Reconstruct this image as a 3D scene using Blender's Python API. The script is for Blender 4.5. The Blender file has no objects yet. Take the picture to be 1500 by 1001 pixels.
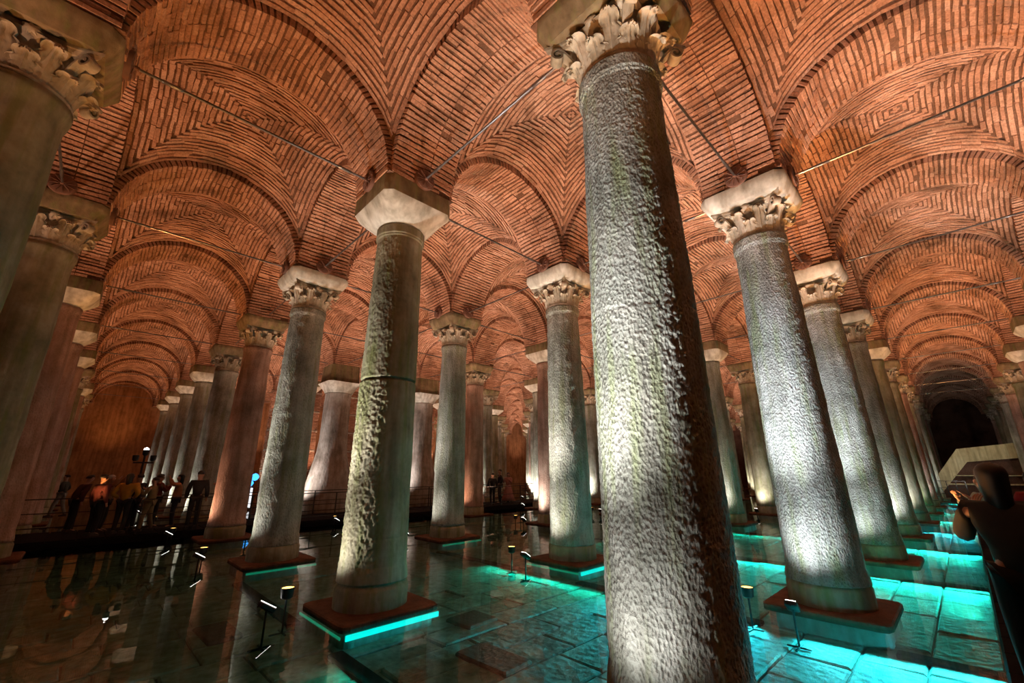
import bpy, math, random
import numpy as np
from mathutils import Vector, Matrix, noise

random.seed(7)
RND = random.random
PI = math.pi
sc = bpy.context.scene
COL = sc.collection
SX, SY = 5.0, 4.95            # bay size of the cistern
ZS = 7.2                      # springing of the arches
# ------------------------------------------------------------------ camera
FPX, YAW, PITCH, ROLL = 613.9, 0.7996, 0.3002, -0.0047
CAMP = Vector((-3.534, -1.836, 1.972))
fw = Vector((math.cos(YAW)*math.cos(PITCH), math.sin(YAW)*math.cos(PITCH), math.sin(PITCH)))
rt = fw.cross(Vector((0, 0, 1))).normalized(); up = rt.cross(fw)
r2 = rt*math.cos(ROLL)+up*math.sin(ROLL); u2 = up*math.cos(ROLL)-rt*math.sin(ROLL)
cam = bpy.data.cameras.new('camera'); cam.sensor_width = 36.0; cam.lens = FPX/1500*36
cam.clip_start = 0.05; cam.clip_end = 300
co = bpy.data.objects.new('camera', cam); COL.objects.link(co)
M = Matrix.Identity(4)
for r in range(3):
    M[r][0], M[r][1], M[r][2], M[r][3] = r2[r], u2[r], -fw[r], CAMP[r]
co.matrix_world = M
sc.camera = co
# ------------------------------------------------------------------ world, exposure
w = bpy.data.worlds.new('cistern_dark'); sc.world = w; w.use_nodes = True
w.node_tree.nodes['Background'].inputs[0].default_value = (1.0, 0.62, 0.42, 1)
w.node_tree.nodes['Background'].inputs[1].default_value = 0.012
sc.view_settings.view_transform = 'Standard'; sc.view_settings.look = 'None'
sc.view_settings.gamma = 1.0; sc.view_settings.use_curve_mapping = False
sc.view_settings.exposure = 0.12
sc.cycles.max_bounces = 6; sc.cycles.diffuse_bounces = 3; sc.cycles.glossy_bounces = 3
sc.cycles.transparent_max_bounces = 8; sc.cycles.sample_clamp_indirect = 3.0
sc.cycles.caustics_reflective = False; sc.cycles.caustics_refractive = False

def proj(X, Y, Z):
    d = Vector((X, Y, Z))-CAMP; z = d.dot(fw)
    if z < 0.3: return None
    return 750+FPX*d.dot(r2)/z, 500.5-FPX*d.dot(u2)/z
def in_view(pts, m=150):
    q = [proj(*p) for p in pts]
    if all(a is None for a in q): return False
    if any(a is None for a in q): return True
    xs = [a[0] for a in q]; ys = [a[1] for a in q]
    return max(xs) > -m and min(xs) < 1500+m and max(ys) > -m and min(ys) < 1001+m
# ------------------------------------------------------------------ lights
NL = [0]
def spot(loc, target, power, color, size=60, blend=.6, rad=.06):
    l = bpy.data.lights.new('flood_and_fill_beam', 'SPOT'); l.energy = power; l.color = color
    l.spot_size = math.radians(size); l.spot_blend = blend; l.shadow_soft_size = rad
    o = bpy.data.objects.new('flood_and_fill_beam', l); COL.objects.link(o)
    o.location = loc
    o.rotation_euler = (Vector(target)-Vector(loc)).to_track_quat('-Z', 'Y').to_euler()
    NL[0] += 1
    return o
def area(loc, direction, sx, sy, power, color, spread=180):
    l = bpy.data.lights.new('strip_light', 'AREA'); l.shape = 'RECTANGLE'; l.size = sx; l.size_y = sy
    l.energy = power; l.color = color; l.spread = math.radians(spread)
    o = bpy.data.objects.new('strip_light', l); COL.objects.link(o); o.location = loc
    o.rotation_euler = Vector(direction).to_track_quat('-Z', 'Y').to_euler()
    NL[0] += 1
    return o
WHITE = (1.0, .93, .84); ORANGE = (1.0, .41, .12); PINK = (1.0, .55, .34); CYAN = (.03, .66, .80); GREEN = (.0, .8, .55)
NI, NJ = 8, 11                 # last columns of the grid before the end walls
SKIP = {(i, j) for i in (6, 7, 8) for j in (1, 2, 3)}
PLAIN = {(1, 0), (2, 2), (1, 3), (5, 0), (6, 0), (7, 0), (8, 0), (5, 1), (5, 3), (6, 4), (7, 5), (8, 6), (5, 4), (3, 5), (4, 5), (5, 6), (6, 7),
         (7, 8), (0, 4), (4, -1), (3, -1), (5, -1), (7, -1), (-1, 4), (-1, 5), (3, 3), (7, 7), (6, 6)}
THICK = {(4, 1), (4, 2)}
GRID = []
for i in range(-2, NI+1):
    for j in range(-2, NJ+1):
        if (i, j) in SKIP: continue
        x, y = j*SX, i*SY
        if (x-CAMP.x)**2+(y-CAMP.y)**2 > 75**2: continue
        if in_view([(x, y, 0), (x, y, 3.5), (x, y, 7.2)], 260): GRID.append((i, j))
def dist(i, j): return math.hypot(j*SX-CAMP.x, i*SY-CAMP.y)
for (i, j) in GRID:
    x, y = j*SX, i*SY; d = dist(i, j)
    # white floodlight at the foot of each column, on the side towards the near end of the hall
    k = 1.0
    if j == -1: k = 0.0
    if (i, j) == (3, 0): k = .7
    if (i, j) == (2, 0): k = .8
    if j == 0 and i > 4: k = 1.3
    if (i, j) == (0, 0): k = 1.25
    if (i, j) == (0, 1): k = 1.35
    if (i, j) in ((3, 2), (2, 1)): k = .6
    if i >= 3 and j >= 3: k = 2.0
    if i <= 1 and j >= 8: k = .35
    colr = WHITE
    if (i, j) in ((3, 0), (3, 2)): colr = (1, .55, .34)
    if i == 0 and j >= 1: colr = (.95, .97, 1.0)
    if k > 0:
        if (i, j) in THICK: spot((x-2.6, y-.3, .4), (x, y, 3.4), 900, (1, .9, .84), 75, .9, .08); continue
        spot((x-1.24, y+.16, .36), (x, y+.02, 2.3), ((100 if i == 0 else 140) if d < 16 else 240)*k*(.75 if (i, j) == (0, 0) else 1), colr, 100, 1.0, .05)
        if d < 16: spot((x-2.1, y+.55, .26), (x, y+.05, 4.8), 1250*k, colr, 52, 1.0, .05)  # second spot without a fixture, added to brighten the upper shaft of near columns
# warm uplights for the vaults, one in every bay in sight
for i in range(-2, NI+1):
    for j in range(-2, NJ+1):
        cx, cy = (j+.5)*SX, (i+.5)*SY
        if not in_view([(cx+a, cy+b, z) for a in (-2, 2) for b in (-2, 2) for z in (7.5, 9)], 200): continue
        d = math.hypot(cx-CAMP.x, cy-CAMP.y)
        c = ORANGE if (i == -1 or j == -1) else PINK
        if i == 0 and j in (1, 3, 5): c = ORANGE
        p = 520
        if j == -1: p = 250 if i > 0 else 330
        if i == -1 and j == 1: p = 760
        if i == -1 and j == 2: p = 200; 
        if i == -1 and j >= 8: continue
        if (i, j) == (0, 0): p = 520
        ly = -1.75 if i == 3 else (1.95 if i == -1 else .6)
        f_ = 0 if (j >= 8 and i <= 1) else .25 if (j == 7 and i <= 0) else (.6 if j >= 8 else 1)
        if f_ == 0: continue
        spot((cx-(1.3 if (i, j) == (3, -1) else .6), cy+ly, .35), (cx, cy, 9), p*2.7*f_, c, 70, .7, .12)
# ------------------------------------------------------------------ materials
def nt(name):
    m = bpy.data.materials.new(name); m.use_nodes = True
    t = m.node_tree; b = t.nodes['Principled BSDF']
    return m, t, b
def N(t, ty, **kw):
    n = t.nodes.new(ty)
    for k, v in kw.items():
        if k.startswith('_'): setattr(n, k[1:], v)
        else: n.inputs[k.replace('__', ' ')].default_value = v
    return n
def L(t, a, ao, b, bi): t.links.new(a.outputs[ao], b.inputs[bi])
def ramp(t, fac, stops):
    r = t.nodes.new('ShaderNodeValToRGB'); e = r.color_ramp.elements
    while len(e) < len(stops): e.new(.5)
    for q, (p, c) in zip(e, stops): q.position = p; q.color = (*c, 1)
    t.links.new(fac, r.inputs[0]); return r
def flat(name, col, rough=.6, metal=0, emit=None, es=0, spec=.5):
    m, t, b = nt(name)
    b.inputs['Base Color'].default_value = (*col, 1); b.inputs['Roughness'].default_value = rough
    b.inputs['Metallic'].default_value = metal; b.inputs['Specular IOR Level'].default_value = spec
    if emit: b.inputs['Emission Color'].default_value = (*emit, 1); b.inputs['Emission Strength'].default_value = es
    else:
        tc = N(t, 'ShaderNodeTexCoord'); n = N(t, 'ShaderNodeTexNoise', Scale=9.0, Detail=4.0)
        L(t, tc, 'Object', n, 'Vector')
        mx = N(t, 'ShaderNodeMixRGB', _blend_type='MULTIPLY', Fac=.5); mx.inputs[1].default_value = (*col, 1)
        r = ramp(t, n.outputs[0], [(.3, (.6, .6, .6)), (.7, (1.2, 1.2, 1.2))]); t.links.new(r.outputs[0], mx.inputs[2])
        t.links.new(mx.outputs[0], b.inputs['Base Color'])
    return m
def world_pos(t):
    return N(t, 'ShaderNodeNewGeometry')
def brick_mat(name, c0, c1, c2, island=True):
    m, t, b = nt(name)
    g = world_pos(t)
    r = ramp(t, g.outputs['Random Per Island'], [(0, c0), (.5, c1), (1, c2)])
    n = N(t, 'ShaderNodeTexNoise', Scale=.9, Detail=5.0, Roughness=.6); L(t, g, 'Position', n, 'Vector')
    r2_ = ramp(t, n.outputs[0], [(.30, (.42, .40, .37)), (.48, (.95, .92, .9)), (.70, (1.28, 1.32, 1.36))])
    mx = N(t, 'ShaderNodeMixRGB', _blend_type='MULTIPLY', Fac=1.0)
    t.links.new(r.outputs[0], mx.inputs[1]); t.links.new(r2_.outputs[0], mx.inputs[2])
    n2 = N(t, 'ShaderNodeTexNoise', Scale=28.0, Detail=4.0); L(t, g, 'Position', n2, 'Vector')
    r3 = ramp(t, n2.outputs[0], [(.35, (.7, .68, .66)), (.65, (1.15, 1.15, 1.15))])
    m2 = N(t, 'ShaderNodeMixRGB', _blend_type='MULTIPLY', Fac=.8)
    t.links.new(mx.outputs[0], m2.inputs[1]); t.links.new(r3.outputs[0], m2.inputs[2])
    t.links.new(m2.outputs[0], b.inputs['Base Color'])
    b.inputs['Roughness'].default_value = .9; b.inputs['Specular IOR Level'].default_value = .15
    bp = N(t, 'ShaderNodeBump', Strength=.5, Distance=.02); t.links.new(n2.outputs[0], bp.inputs['Height'])
    t.links.new(bp.outputs[0], b.inputs['Normal'])
    return m
M_BRICK = brick_mat('vault_brick', (.45, .245, .16), (.53, .30, .20), (.62, .385, .275))
M_MORTAR = brick_mat('vault_mortar', (.20, .11, .07), (.20, .11, .07), (.20, .11, .07))
def stone_mat(name, base, dark, light, rough=1.0, pit=1.0, moss=0.0, scale=24.0, mosscol=(.16, .24, .05)):
    m, t, b = nt(name)
    tc = N(t, 'ShaderNodeTexCoord'); oi = N(t, 'ShaderNodeObjectInfo')
    add = N(t, 'ShaderNodeVectorMath', _operation='ADD'); L(t, tc, 'Object', add, 0)
    sc_ = N(t, 'ShaderNodeVectorMath', _operation='SCALE'); L(t, oi, 'Random', sc_, 'Scale'); sc_.inputs[0].default_value = (31, 17, 43)
    t.links.new(sc_.outputs[0], add.inputs[1])
    n = N(t, 'ShaderNodeTexNoise', Scale=1.3, Detail=6.0, Roughness=.65); t.links.new(add.outputs[0], n.inputs['Vector'])
    r = ramp(t, n.outputs[0], [(.28, dark), (.5, base), (.72, light)])
    mp = N(t, 'ShaderNodeMapping'); mp.inputs['Scale'].default_value = (5, 5, .5); t.links.new(add.outputs[0], mp.inputs[0])
    ns = N(t, 'ShaderNodeTexNoise', Scale=1.2, Detail=4.0); t.links.new(mp.outputs[0], ns.inputs['Vector'])
    rs = ramp(t, ns.outputs[0], [(.35, (.62, .6, .56)), (.6, (1.1, 1.1, 1.1))])
    mx = N(t, 'ShaderNodeMixRGB', _blend_type='MULTIPLY', Fac=.8); t.links.new(r.outputs[0], mx.inputs[1]); t.links.new(rs.outputs[0], mx.inputs[2])
    last = mx
    if moss > 0:
        nm = N(t, 'ShaderNodeTexNoise', Scale=1.6, Detail=5.0); t.links.new(mp.outputs[0], nm.inputs['Vector'])
        rm = ramp(t, nm.outputs[0], [(.50, (0, 0, 0)), (.68, (moss, moss, moss))])
        mm = N(t, 'ShaderNodeMixRGB'); t.links.new(rm.outputs[0], mm.inputs[0]); t.links.new(mx.outputs[0], mm.inputs[1]); mm.inputs[2].default_value = (*mosscol, 1)
        last = mm
    mp2 = N(t, 'ShaderNodeMapping'); mp2.inputs['Scale'].default_value = (1, 1, .62); t.links.new(add.outputs[0], mp2.inputs[0])
    v = N(t, 'ShaderNodeTexVoronoi', Scale=scale, _feature='SMOOTH_F1', Smoothness=.5); t.links.new(mp2.outputs[0], v.inputs['Vector'])
    n3 = N(t, 'ShaderNodeTexNoise', Scale=scale*1.3, Detail=4.0, Roughness=.65); t.links.new(mp2.outputs[0], n3.inputs['Vector'])
    ad = N(t, 'ShaderNodeMath', _operation='ADD'); t.links.new(v.outputs['Distance'], ad.inputs[0]); t.links.new(n3.outputs[0], ad.inputs[1])
    # pits are darker than the raised stone
    rp = ramp(t, ad.outputs[0], [(.55, (.45, .42, .36)), (.9, (1, 1, 1)), (1.2, (1.15, 1.15, 1.15))])
    m3 = N(t, 'ShaderNodeMixRGB', _blend_type='MULTIPLY', Fac=.75*min(1, pit)); t.links.new(last.outputs[0], m3.inputs[1]); t.links.new(rp.outputs[0], m3.inputs[2])
    t.links.new(m3.outputs[0], b.inputs['Base Color'])
    bp = N(t, 'ShaderNodeBump', Strength=1.0, Distance=.035*pit); t.links.new(ad.outputs[0], bp.inputs['Height'])
    t.links.new(bp.outputs[0], b.inputs['Normal'])
    b.inputs['Roughness'].default_value = .75*rough; b.inputs['Specular IOR Level'].default_value = .3
    return m
M_PIT = stone_mat('pitted_grey_stone', (.40, .43, .41), (.20, .22, .19), (.60, .63, .61), pit=.7, moss=.5, scale=40, mosscol=(.25, .33, .10))
M_SHAFT = stone_mat('column_stone', (.37, .38, .33), (.18, .19, .15), (.55, .55, .50), pit=.5, moss=.5, scale=28, mosscol=(.22, .24, .09))
M_SMOOTH = stone_mat('smooth_marble', (.30, .28, .19), (.13, .13, .08), (.44, .42, .32), pit=.2, moss=.6, scale=14, mosscol=(.17, .20, .05))
M_PINKST = stone_mat('rosy_granite', (.46, .31, .25), (.28, .18, .14), (.60, .44, .38), pit=.35, scale=26)
M_CAP = stone_mat('carved_marble', (.50, .44, .34), (.24, .20, .13), (.70, .66, .58), pit=.25, moss=.35, scale=16, mosscol=(.38, .24, .10))
M_BLOCK = stone_mat('plain_block_stone', (.56, .56, .50), (.34, .32, .26), (.72, .72, .68), pit=.12, scale=12)
M_PLAST = stone_mat('rough_plaster', (.36, .31, .27), (.20, .17, .14), (.50, .46, .42), pit=.3, scale=10)
M_IMPB = stone_mat('impost_stone', (.22, .165, .095), (.11, .085, .05), (.34, .27, .17), pit=.25, moss=.3, scale=11)
M_RUST = stone_mat('rusty_slab', (.12, .052, .028), (.05, .024, .015), (.20, .09, .048), pit=.2, scale=30)
M_FLOOR = stone_mat('sunken_paving', (.30, .30, .26), (.13, .13, .10), (.46, .47, .42), pit=.5, scale=9)
M_FLOORB = flat('floor_bedding', (.10, .09, .07), .9)
M_STEEL = flat('steel_rod', (.26, .25, .25), .28, .85); M_PLATE = flat('rusty_plate', (.20, .10, .07), .8)
M_DARKM = flat('dark_metal', (.03, .03, .03), .5, .4)
M_BLACK = flat('black_housing', (.012, .012, .012), .5)
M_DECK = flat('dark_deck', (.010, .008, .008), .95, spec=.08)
M_LEDC = flat('cyan_led', (0, .3, .3), .5, 0, (0, .80, .72), 1.5)
M_LEDG = flat('green_led', (0, .3, .2), .5, 0, (.01, .42, .22), .55)
M_LW = flat('white_lamp_glass', (1, 1, 1), .5, 0, (1, .97, .92), 9)
M_LY = flat('amber_lamp_glass', (1, .6, .2), .5, 0, (1, .55, .12), 5)
M_LB = flat('blue_screen', (0, .2, 1), .5, 0, (.05, .38, 1), 2.2)
M_LWS = flat('pale_screen', (1, 1, 1), .5, 0, (.8, .85, .9), 1.2)
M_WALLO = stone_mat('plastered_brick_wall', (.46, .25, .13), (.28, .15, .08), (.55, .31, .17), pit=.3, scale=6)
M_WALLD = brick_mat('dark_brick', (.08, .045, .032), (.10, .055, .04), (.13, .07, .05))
M_BAND = stone_mat('pale_band_mortar', (.5, .42, .34), (.35, .28, .22), (.6, .52, .44), pit=.3, scale=12)
M_PARA = stone_mat('parapet_stone', (.52, .45, .27), (.40, .34, .2), (.60, .53, .34), pit=.12, scale=8)
def water_mat():
    m = bpy.data.materials.new('still_water'); m.use_nodes = True; t = m.node_tree; t.nodes.clear()
    out = N(t, 'ShaderNodeOutputMaterial'); tr = N(t, 'ShaderNodeBsdfTransparent'); tr.inputs[0].default_value = (.46, .82, .80, 1)
    gl = N(t, 'ShaderNodeBsdfGlossy', Roughness=.012); fr = N(t, 'ShaderNodeFresnel', IOR=1.36); mx = N(t, 'ShaderNodeMixShader')
    g = N(t, 'ShaderNodeNewGeometry'); n = N(t, 'ShaderNodeTexNoise', Scale=1.1, Detail=2.0); L(t, g, 'Position', n, 'Vector')
    bp = N(t, 'ShaderNodeBump', Strength=.10, Distance=.02); t.links.new(n.outputs[0], bp.inputs['Height'])
    t.links.new(bp.outputs[0], gl.inputs['Normal']); t.links.new(fr.outputs[0], mx.inputs[0])
    t.links.new(tr.outputs[0], mx.inputs[1]); t.links.new(gl.outputs[0], mx.inputs[2]); t.links.new(mx.outputs[0], out.inputs[0])
    return m
M_WATER = water_mat()
# ------------------------------------------------------------------ mesh helpers
class MB:
    def __init__(s): s.v = []; s.f = []; s.mi = []
    def add(s, v, f, mi=0):
        o = len(s.v); s.v += [tuple(p) for p in v]; s.f += [tuple(o+k for k in q) for q in f]; s.mi += [mi]*len(f); return s
    def box(s, a, b, mi=0, top=None):
        (x0, y0, z0), (x1, y1, z1) = a, b
        v = [(x0, y0, z0), (x1, y0, z0), (x1, y1, z0), (x0, y1, z0), (x0, y0, z1), (x1, y0, z1), (x1, y1, z1), (x0, y1, z1)]
        return s.add(v, [(3, 2, 1, 0), (4, 5, 6, 7), (0, 1, 5, 4), (1, 2, 6, 5), (2, 3, 7, 6), (3, 0, 4, 7)], mi)
    def bev(s, a, b, c=.02, mi=0):
        # box with chamfered edges
        (x0, y0, z0), (x1, y1, z1) = a, b
        rings = []
        for z, k in ((z0, c), (z0+c, 0), (z1-c, 0), (z1, c)):
            rings.append([(x0+k+c, y0+k, z), (x1-k-c, y0+k, z), (x1-k, y0+k+c, z), (x1-k, y1-k-c, z), (x1-k-c, y1-k, z), (x0+k+c, y1-k, z), (x0+k, y1-k-c, z), (x0+k, y0+k+c, z)])
        return s.loft(rings, mi=mi)
    def loft(s, rings, cap=True, mi=0, closed=True):
        n = len(rings[0]); v = [p for r in rings for p in r]; f = []
        for k in range(len(rings)-1):
            for q in range(n if closed else n-1):
                a = k*n+q; b = k*n+(q+1) % n; f.append((a, b, b+n, a+n))
        if cap: f.append(tuple(range(n-1, -1, -1))); f.append(tuple((len(rings)-1)*n+q for q in range(n)))
        return s.add(v, f, mi)
    def lathe(s, prof, n=24, c=(0, 0), mi=0, cap=True):
        return s.loft([[(c[0]+r*math.cos(2*PI*k/n), c[1]+r*math.sin(2*PI*k/n), z) for k in range(n)] for r, z in prof], cap, mi)
    def tube(s, pts, r, n=8, mi=0, cap=True):
        rings = []; P = [Vector(p) for p in pts]
        rr = r if isinstance(r, (list, tuple)) else [r]*len(P)
        for k, p in enumerate(P):
            d = (P[min(k+1, len(P)-1)]-P[max(k-1, 0)]).normalized()
            a = d.cross(Vector((0, 0, 1)))
            if a.length < .05: a = d.cross(Vector((0, 1, 0)))
            a.normalize(); b = a.cross(d)
            rings.append([tuple(p+(a*math.cos(2*PI*q/n)+b*math.sin(2*PI*q/n))*rr[k]) for q in range(n)])
        return s.loft(rings, cap, mi)
    def mesh(s, name, mats, smooth=False):
        me = bpy.data.meshes.new(name); me.from_pydata(s.v, [], s.f); me.update()
        for m in (mats if isinstance(mats, (list, tuple)) else [mats]): me.materials.append(m)
        if any(s.mi): me.polygons.foreach_set('material_index', s.mi)
        if smooth:
            me.polygons.foreach_set('use_smooth', [True]*len(me.polygons))
            if smooth != 'all': me.set_sharp_from_angle(angle=math.radians(42))
        return me
def link(name, me, parent=None, loc=None, rz=None, kind=None, label=None):
    o = bpy.data.objects.new(name, me); COL.objects.link(o)
    if parent: o.parent = parent
    if loc: o.location = loc
    if rz: o.rotation_euler = (0, 0, rz)
    if kind: o['kind'] = kind
    if label: o['label'] = label
    return o
def thing(name, label, cat, loc=(0, 0, 0), rz=0, group=None, me=None):
    o = bpy.data.objects.new(name, me); COL.objects.link(o); o.location = loc; o.rotation_euler = (0, 0, rz)
    o['label'] = label; o['category'] = cat
    if group: o['group'] = group
    return o
ORD = ['', 'first', 'second', 'third', 'fourth', 'fifth', 'sixth', 'seventh', 'eighth', 'ninth', 'tenth', 'eleventh', 'twelfth', 'thirteenth']
# ------------------------------------------------------------------ ceiling: arches and vault webs
A_ = .72; RI = 1.78; HW = .65; STEP = .17; RE = RI+STEP
random.seed(3)
def arch_base():
    m = MB(); n = 40; rec = .022
    R0 = RI+rec
    prof = [(-R0*math.cos(PI*k/n), R0*math.sin(PI*k/n)) for k in range(n+1)]
    ex = [(-(RE+.02)*math.cos(PI*k/n), (RE+.02)*math.sin(PI*k/n)) for k in range(n+1)]
    h = HW-.012
    rings = []
    for (a, z), (ea, ez) in zip(prof, ex):
        rings.append([(ea, -h, ez+.06), (a, -h, z), (a, h, z), (ea, h, ez+.06)])
    m.loft(rings, cap=False, closed=False)
    return m
def arch_bricks(seed):
    rnd = random.Random(seed); out = []; wv = rnd.uniform(0, 9)
    pitch = .094/RI; na = int(PI/pitch)
    for k in range(na):
        t0 = PI*(k+.5)/na
        th = .031/RI*(1+.45*(rnd.random()-.5))
        cuts = [-HW]; v = -HW+(.12 if k % 2 else .3)*rnd.uniform(.8, 1.2)
        seam = -.12
        while v < HW-.1:
            cuts.append(v); v += .30*rnd.uniform(.85, 1.15)
        cuts = [c for c in cuts if abs(c-seam) > .1]+[seam]; cuts.sort(); cuts.append(HW)
        dt = (rnd.random()-.5)*.012
        for a, b in zip(cuts[:-1], cuts[1:]):
            d = rnd.uniform(-.010, .013)+(.02 if rnd.random() < .02 else 0); sk = rnd.uniform(-.016, .016); dt = dt*.5+(rnd.random()-.5)*.008; th = .031/RI*rnd.uniform(.7, 1.2)
            a2 = a+(.002 if a > -HW else -.012*rnd.random()); b2 = b-(.002 if b < HW else -.012*rnd.random())
            if abs(a-seam) < .001: a2 += .012
            edge = a == -HW or b == HW
            r0 = RI-.004+d; r1 = RE+.01 if edge else RI+.035
            tl = t0-th+dt; th_ = t0+th+dt; vs = []
            for r in (r0, r1):
                for (t, v_) in ((tl, a2), (th_, a2), (th_, b2), (tl, b2)):
                    tt = t+sk*(v_-a)+.006*math.sin(v_*4+k*.31+wv)
                    vs.append((-r*math.cos(tt), v_, r*math.sin(tt)))
            out.append((vs, [(0, 1, 2, 3), (0, 4, 5, 1), (1, 5, 6, 2), (2, 6, 7, 3), (3, 7, 4, 0)]))
    return out
a = 2.5-HW
def webz(x, y, rec=0.0):
    mx_, mn = max(abs(x), abs(y)), min(abs(x), abs(y)); r = RE
    return math.sqrt(max(r*r-mn*mn, .0))+.30*(1-(mx_/a)**2)-rec
def web_base():
    m = MB(); n = 24
    idx = [[None]*(n+1) for _ in range(n+1)]; vs = []
    for p in range(n+1):
        for q in range(n+1):
            x, y = -a+2*a*p/n, -a+2*a*q/n; vs.append((x, y, webz(x, y)+.012))
    f = [(p*(n+1)+q, p*(n+1)+q+1, (p+1)*(n+1)+q+1, (p+1)*(n+1)+q) for p in range(n) for q in range(n)]
    m.add(vs, f); return m
def web_bricks(seed):
    rnd = random.Random(seed); m = MB(); nr = 19
    for side in range(4):
        for k in range(nr):
            mm = (k+.5)*a/nr+rnd.uniform(-.006, .006); hw_ = a/nr*.34*rnd.uniform(.85, 1.15)
            # cut the course into bricks by arc length
            t = -mm+.01; end = mm-.01
            first = True
            while t < end-.03:
                sl = math.sqrt(1+(t*t)/(RE*RE-t*t)); ln = rnd.uniform(.24, .36)/sl
                if first: ln *= rnd.uniform(.4, 1); first = False
                t1 = min(end, t+ln)
                d = rnd.uniform(.006, .036); vs = []; k0, k1 = rnd.uniform(-.010, .010), rnd.uniform(-.010, .010); w0 = hw_*rnd.uniform(.75, 1.2)
                for dd in (d, -.012):
                    for (m_, t_) in ((mm-w0+k0, t+.002), (mm+w0+k0, t+.002), (mm+w0+k1, t1-.002), (mm-w0+k1, t1-.002)):
                        x, y = m_, t_
                        z = math.sqrt(RE*RE-min(abs(t_), RE*.999)**2)+.30*(1-(m_/a)**2)-dd
                        for _ in range(side): x, y = -y, x
                        vs.append((x, y, z))
                m.add(vs, [(3, 2, 1, 0), (0, 1, 5, 4), (1, 2, 6, 5), (2, 3, 7, 6), (3, 0, 4, 7)])
                t = t1
    return m
AB = arch_base().mesh('arch_soffit', M_MORTAR)
ARB = []
for s_ in range(3):
    m = MB()
    for v_, f_ in arch_bricks(s_): m.add(v_, f_)
    ARB.append(m.mesh('arch_bricks', M_BRICK))
WB = web_base().mesh('vault_web', M_MORTAR, 'all')
WBB = [web_bricks(s_+20).mesh('vault_bricks', M_BRICK) for s_ in range(3)]
ceiling = bpy.data.objects.new('ceiling', None); COL.objects.link(ceiling); ceiling['kind'] = 'structure'
def pier_ok(i, j): return -2 <= i <= NI+1 and -2 <= j <= NJ+1
for i in range(-2, NI+1):
    for j in range(-2, NJ+1):
        cx, cy = (j+.5)*SX, (i+.5)*SY
        box8 = [(cx+p, cy+q, z) for p in (-2.5, 2.5) for q in (-2.5, 2.5) for z in (7.2, 9.2)]
        if in_view(box8, 120):
            o = link('vault_web', WB, ceiling, (cx, cy, ZS)); o.scale = (1, SY/SX, 1)
            q = link('brick_courses', WBB[(i*5+j*3) % 3], o, kind='stuff'); 
# arches along X (row i between j and j+1) and along Y (row j between i and i+1)
for i in range(-2, NI+2):
    for j in range(-2, NJ+2):
        for ax in (0, 1):
            if ax == 0 and j > NJ: continue
            if ax == 1 and i > NI: continue
            cx, cy = ((j+.5)*SX, i*SY) if ax == 0 else (j*SX, (i+.5)*SY)
            if not in_view([(cx+p, cy+q, z) for p in (-2, 2) for q in (-2, 2) for z in (7.2, 9.2)], 80): continue
            o = link('brick_arch', AB, ceiling, (cx, cy, ZS), 0 if ax == 0 else PI/2)
            o.scale = (1, SY/SX, 1) if ax == 0 else (SY/SX, 1, 1)
            if ax == 1 and i == 0 and j == 0:
                for v_, f_ in arch_bricks(0):
                    c = sum((Vector(p) for p in v_), Vector())/len(v_)
                    mb = MB(); mb.add([tuple(Vector(p)-c) for p in v_], f_)
                    link('brick', mb.mesh('brick', M_BRICK), o, c)
            else:
                link('brick_courses', ARB[(i*7+j*3+ax) % 3], o, kind='stuff')
# solid masonry over each column between the arches, and the roof slab that closes the vault from above
pm = MB(); pm.box((-A_+.01, -A_+.01, 0), (A_-.01, A_-.01, .02)); pm.box((-HW+.03, -HW+.03, 0), (HW-.03, HW-.03, 2.1))
PIER = pm.mesh('spandrel_core', M_MORTAR)
for i in range(-2, NI+2):
    for j in range(-2, NJ+2):
        if in_view([(j*SX, i*SY, z) for z in (7, 9)], 300):
            link('spandrel_core', PIER, ceiling, (j*SX, i*SY, ZS))
rm = MB(); rm.box((-14, -14, ZS+2.4), (70, 52, ZS+2.8)); link('roof_slab', rm.mesh('roof_slab', M_MORTAR), ceiling)
# ------------------------------------------------------------------ walls
def struct(name, mb, mat, smooth=False):
    o = link(name, mb.mesh(name, mat, smooth)); o['kind'] = 'structure'; return o
YB = (NI+1)*SY; XB = (NJ+1)*SX
struct('wall_back', MB().box((-14, YB, -.6), (70, YB+.6, 9.6)), M_WALLO)
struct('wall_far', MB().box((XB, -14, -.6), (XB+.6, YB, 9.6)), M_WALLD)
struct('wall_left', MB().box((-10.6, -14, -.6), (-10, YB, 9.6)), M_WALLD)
struct('wall_right', MB().box((-14, -10.6, -.6), (XB, -10, 9.6)), M_WALLD)
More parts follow.
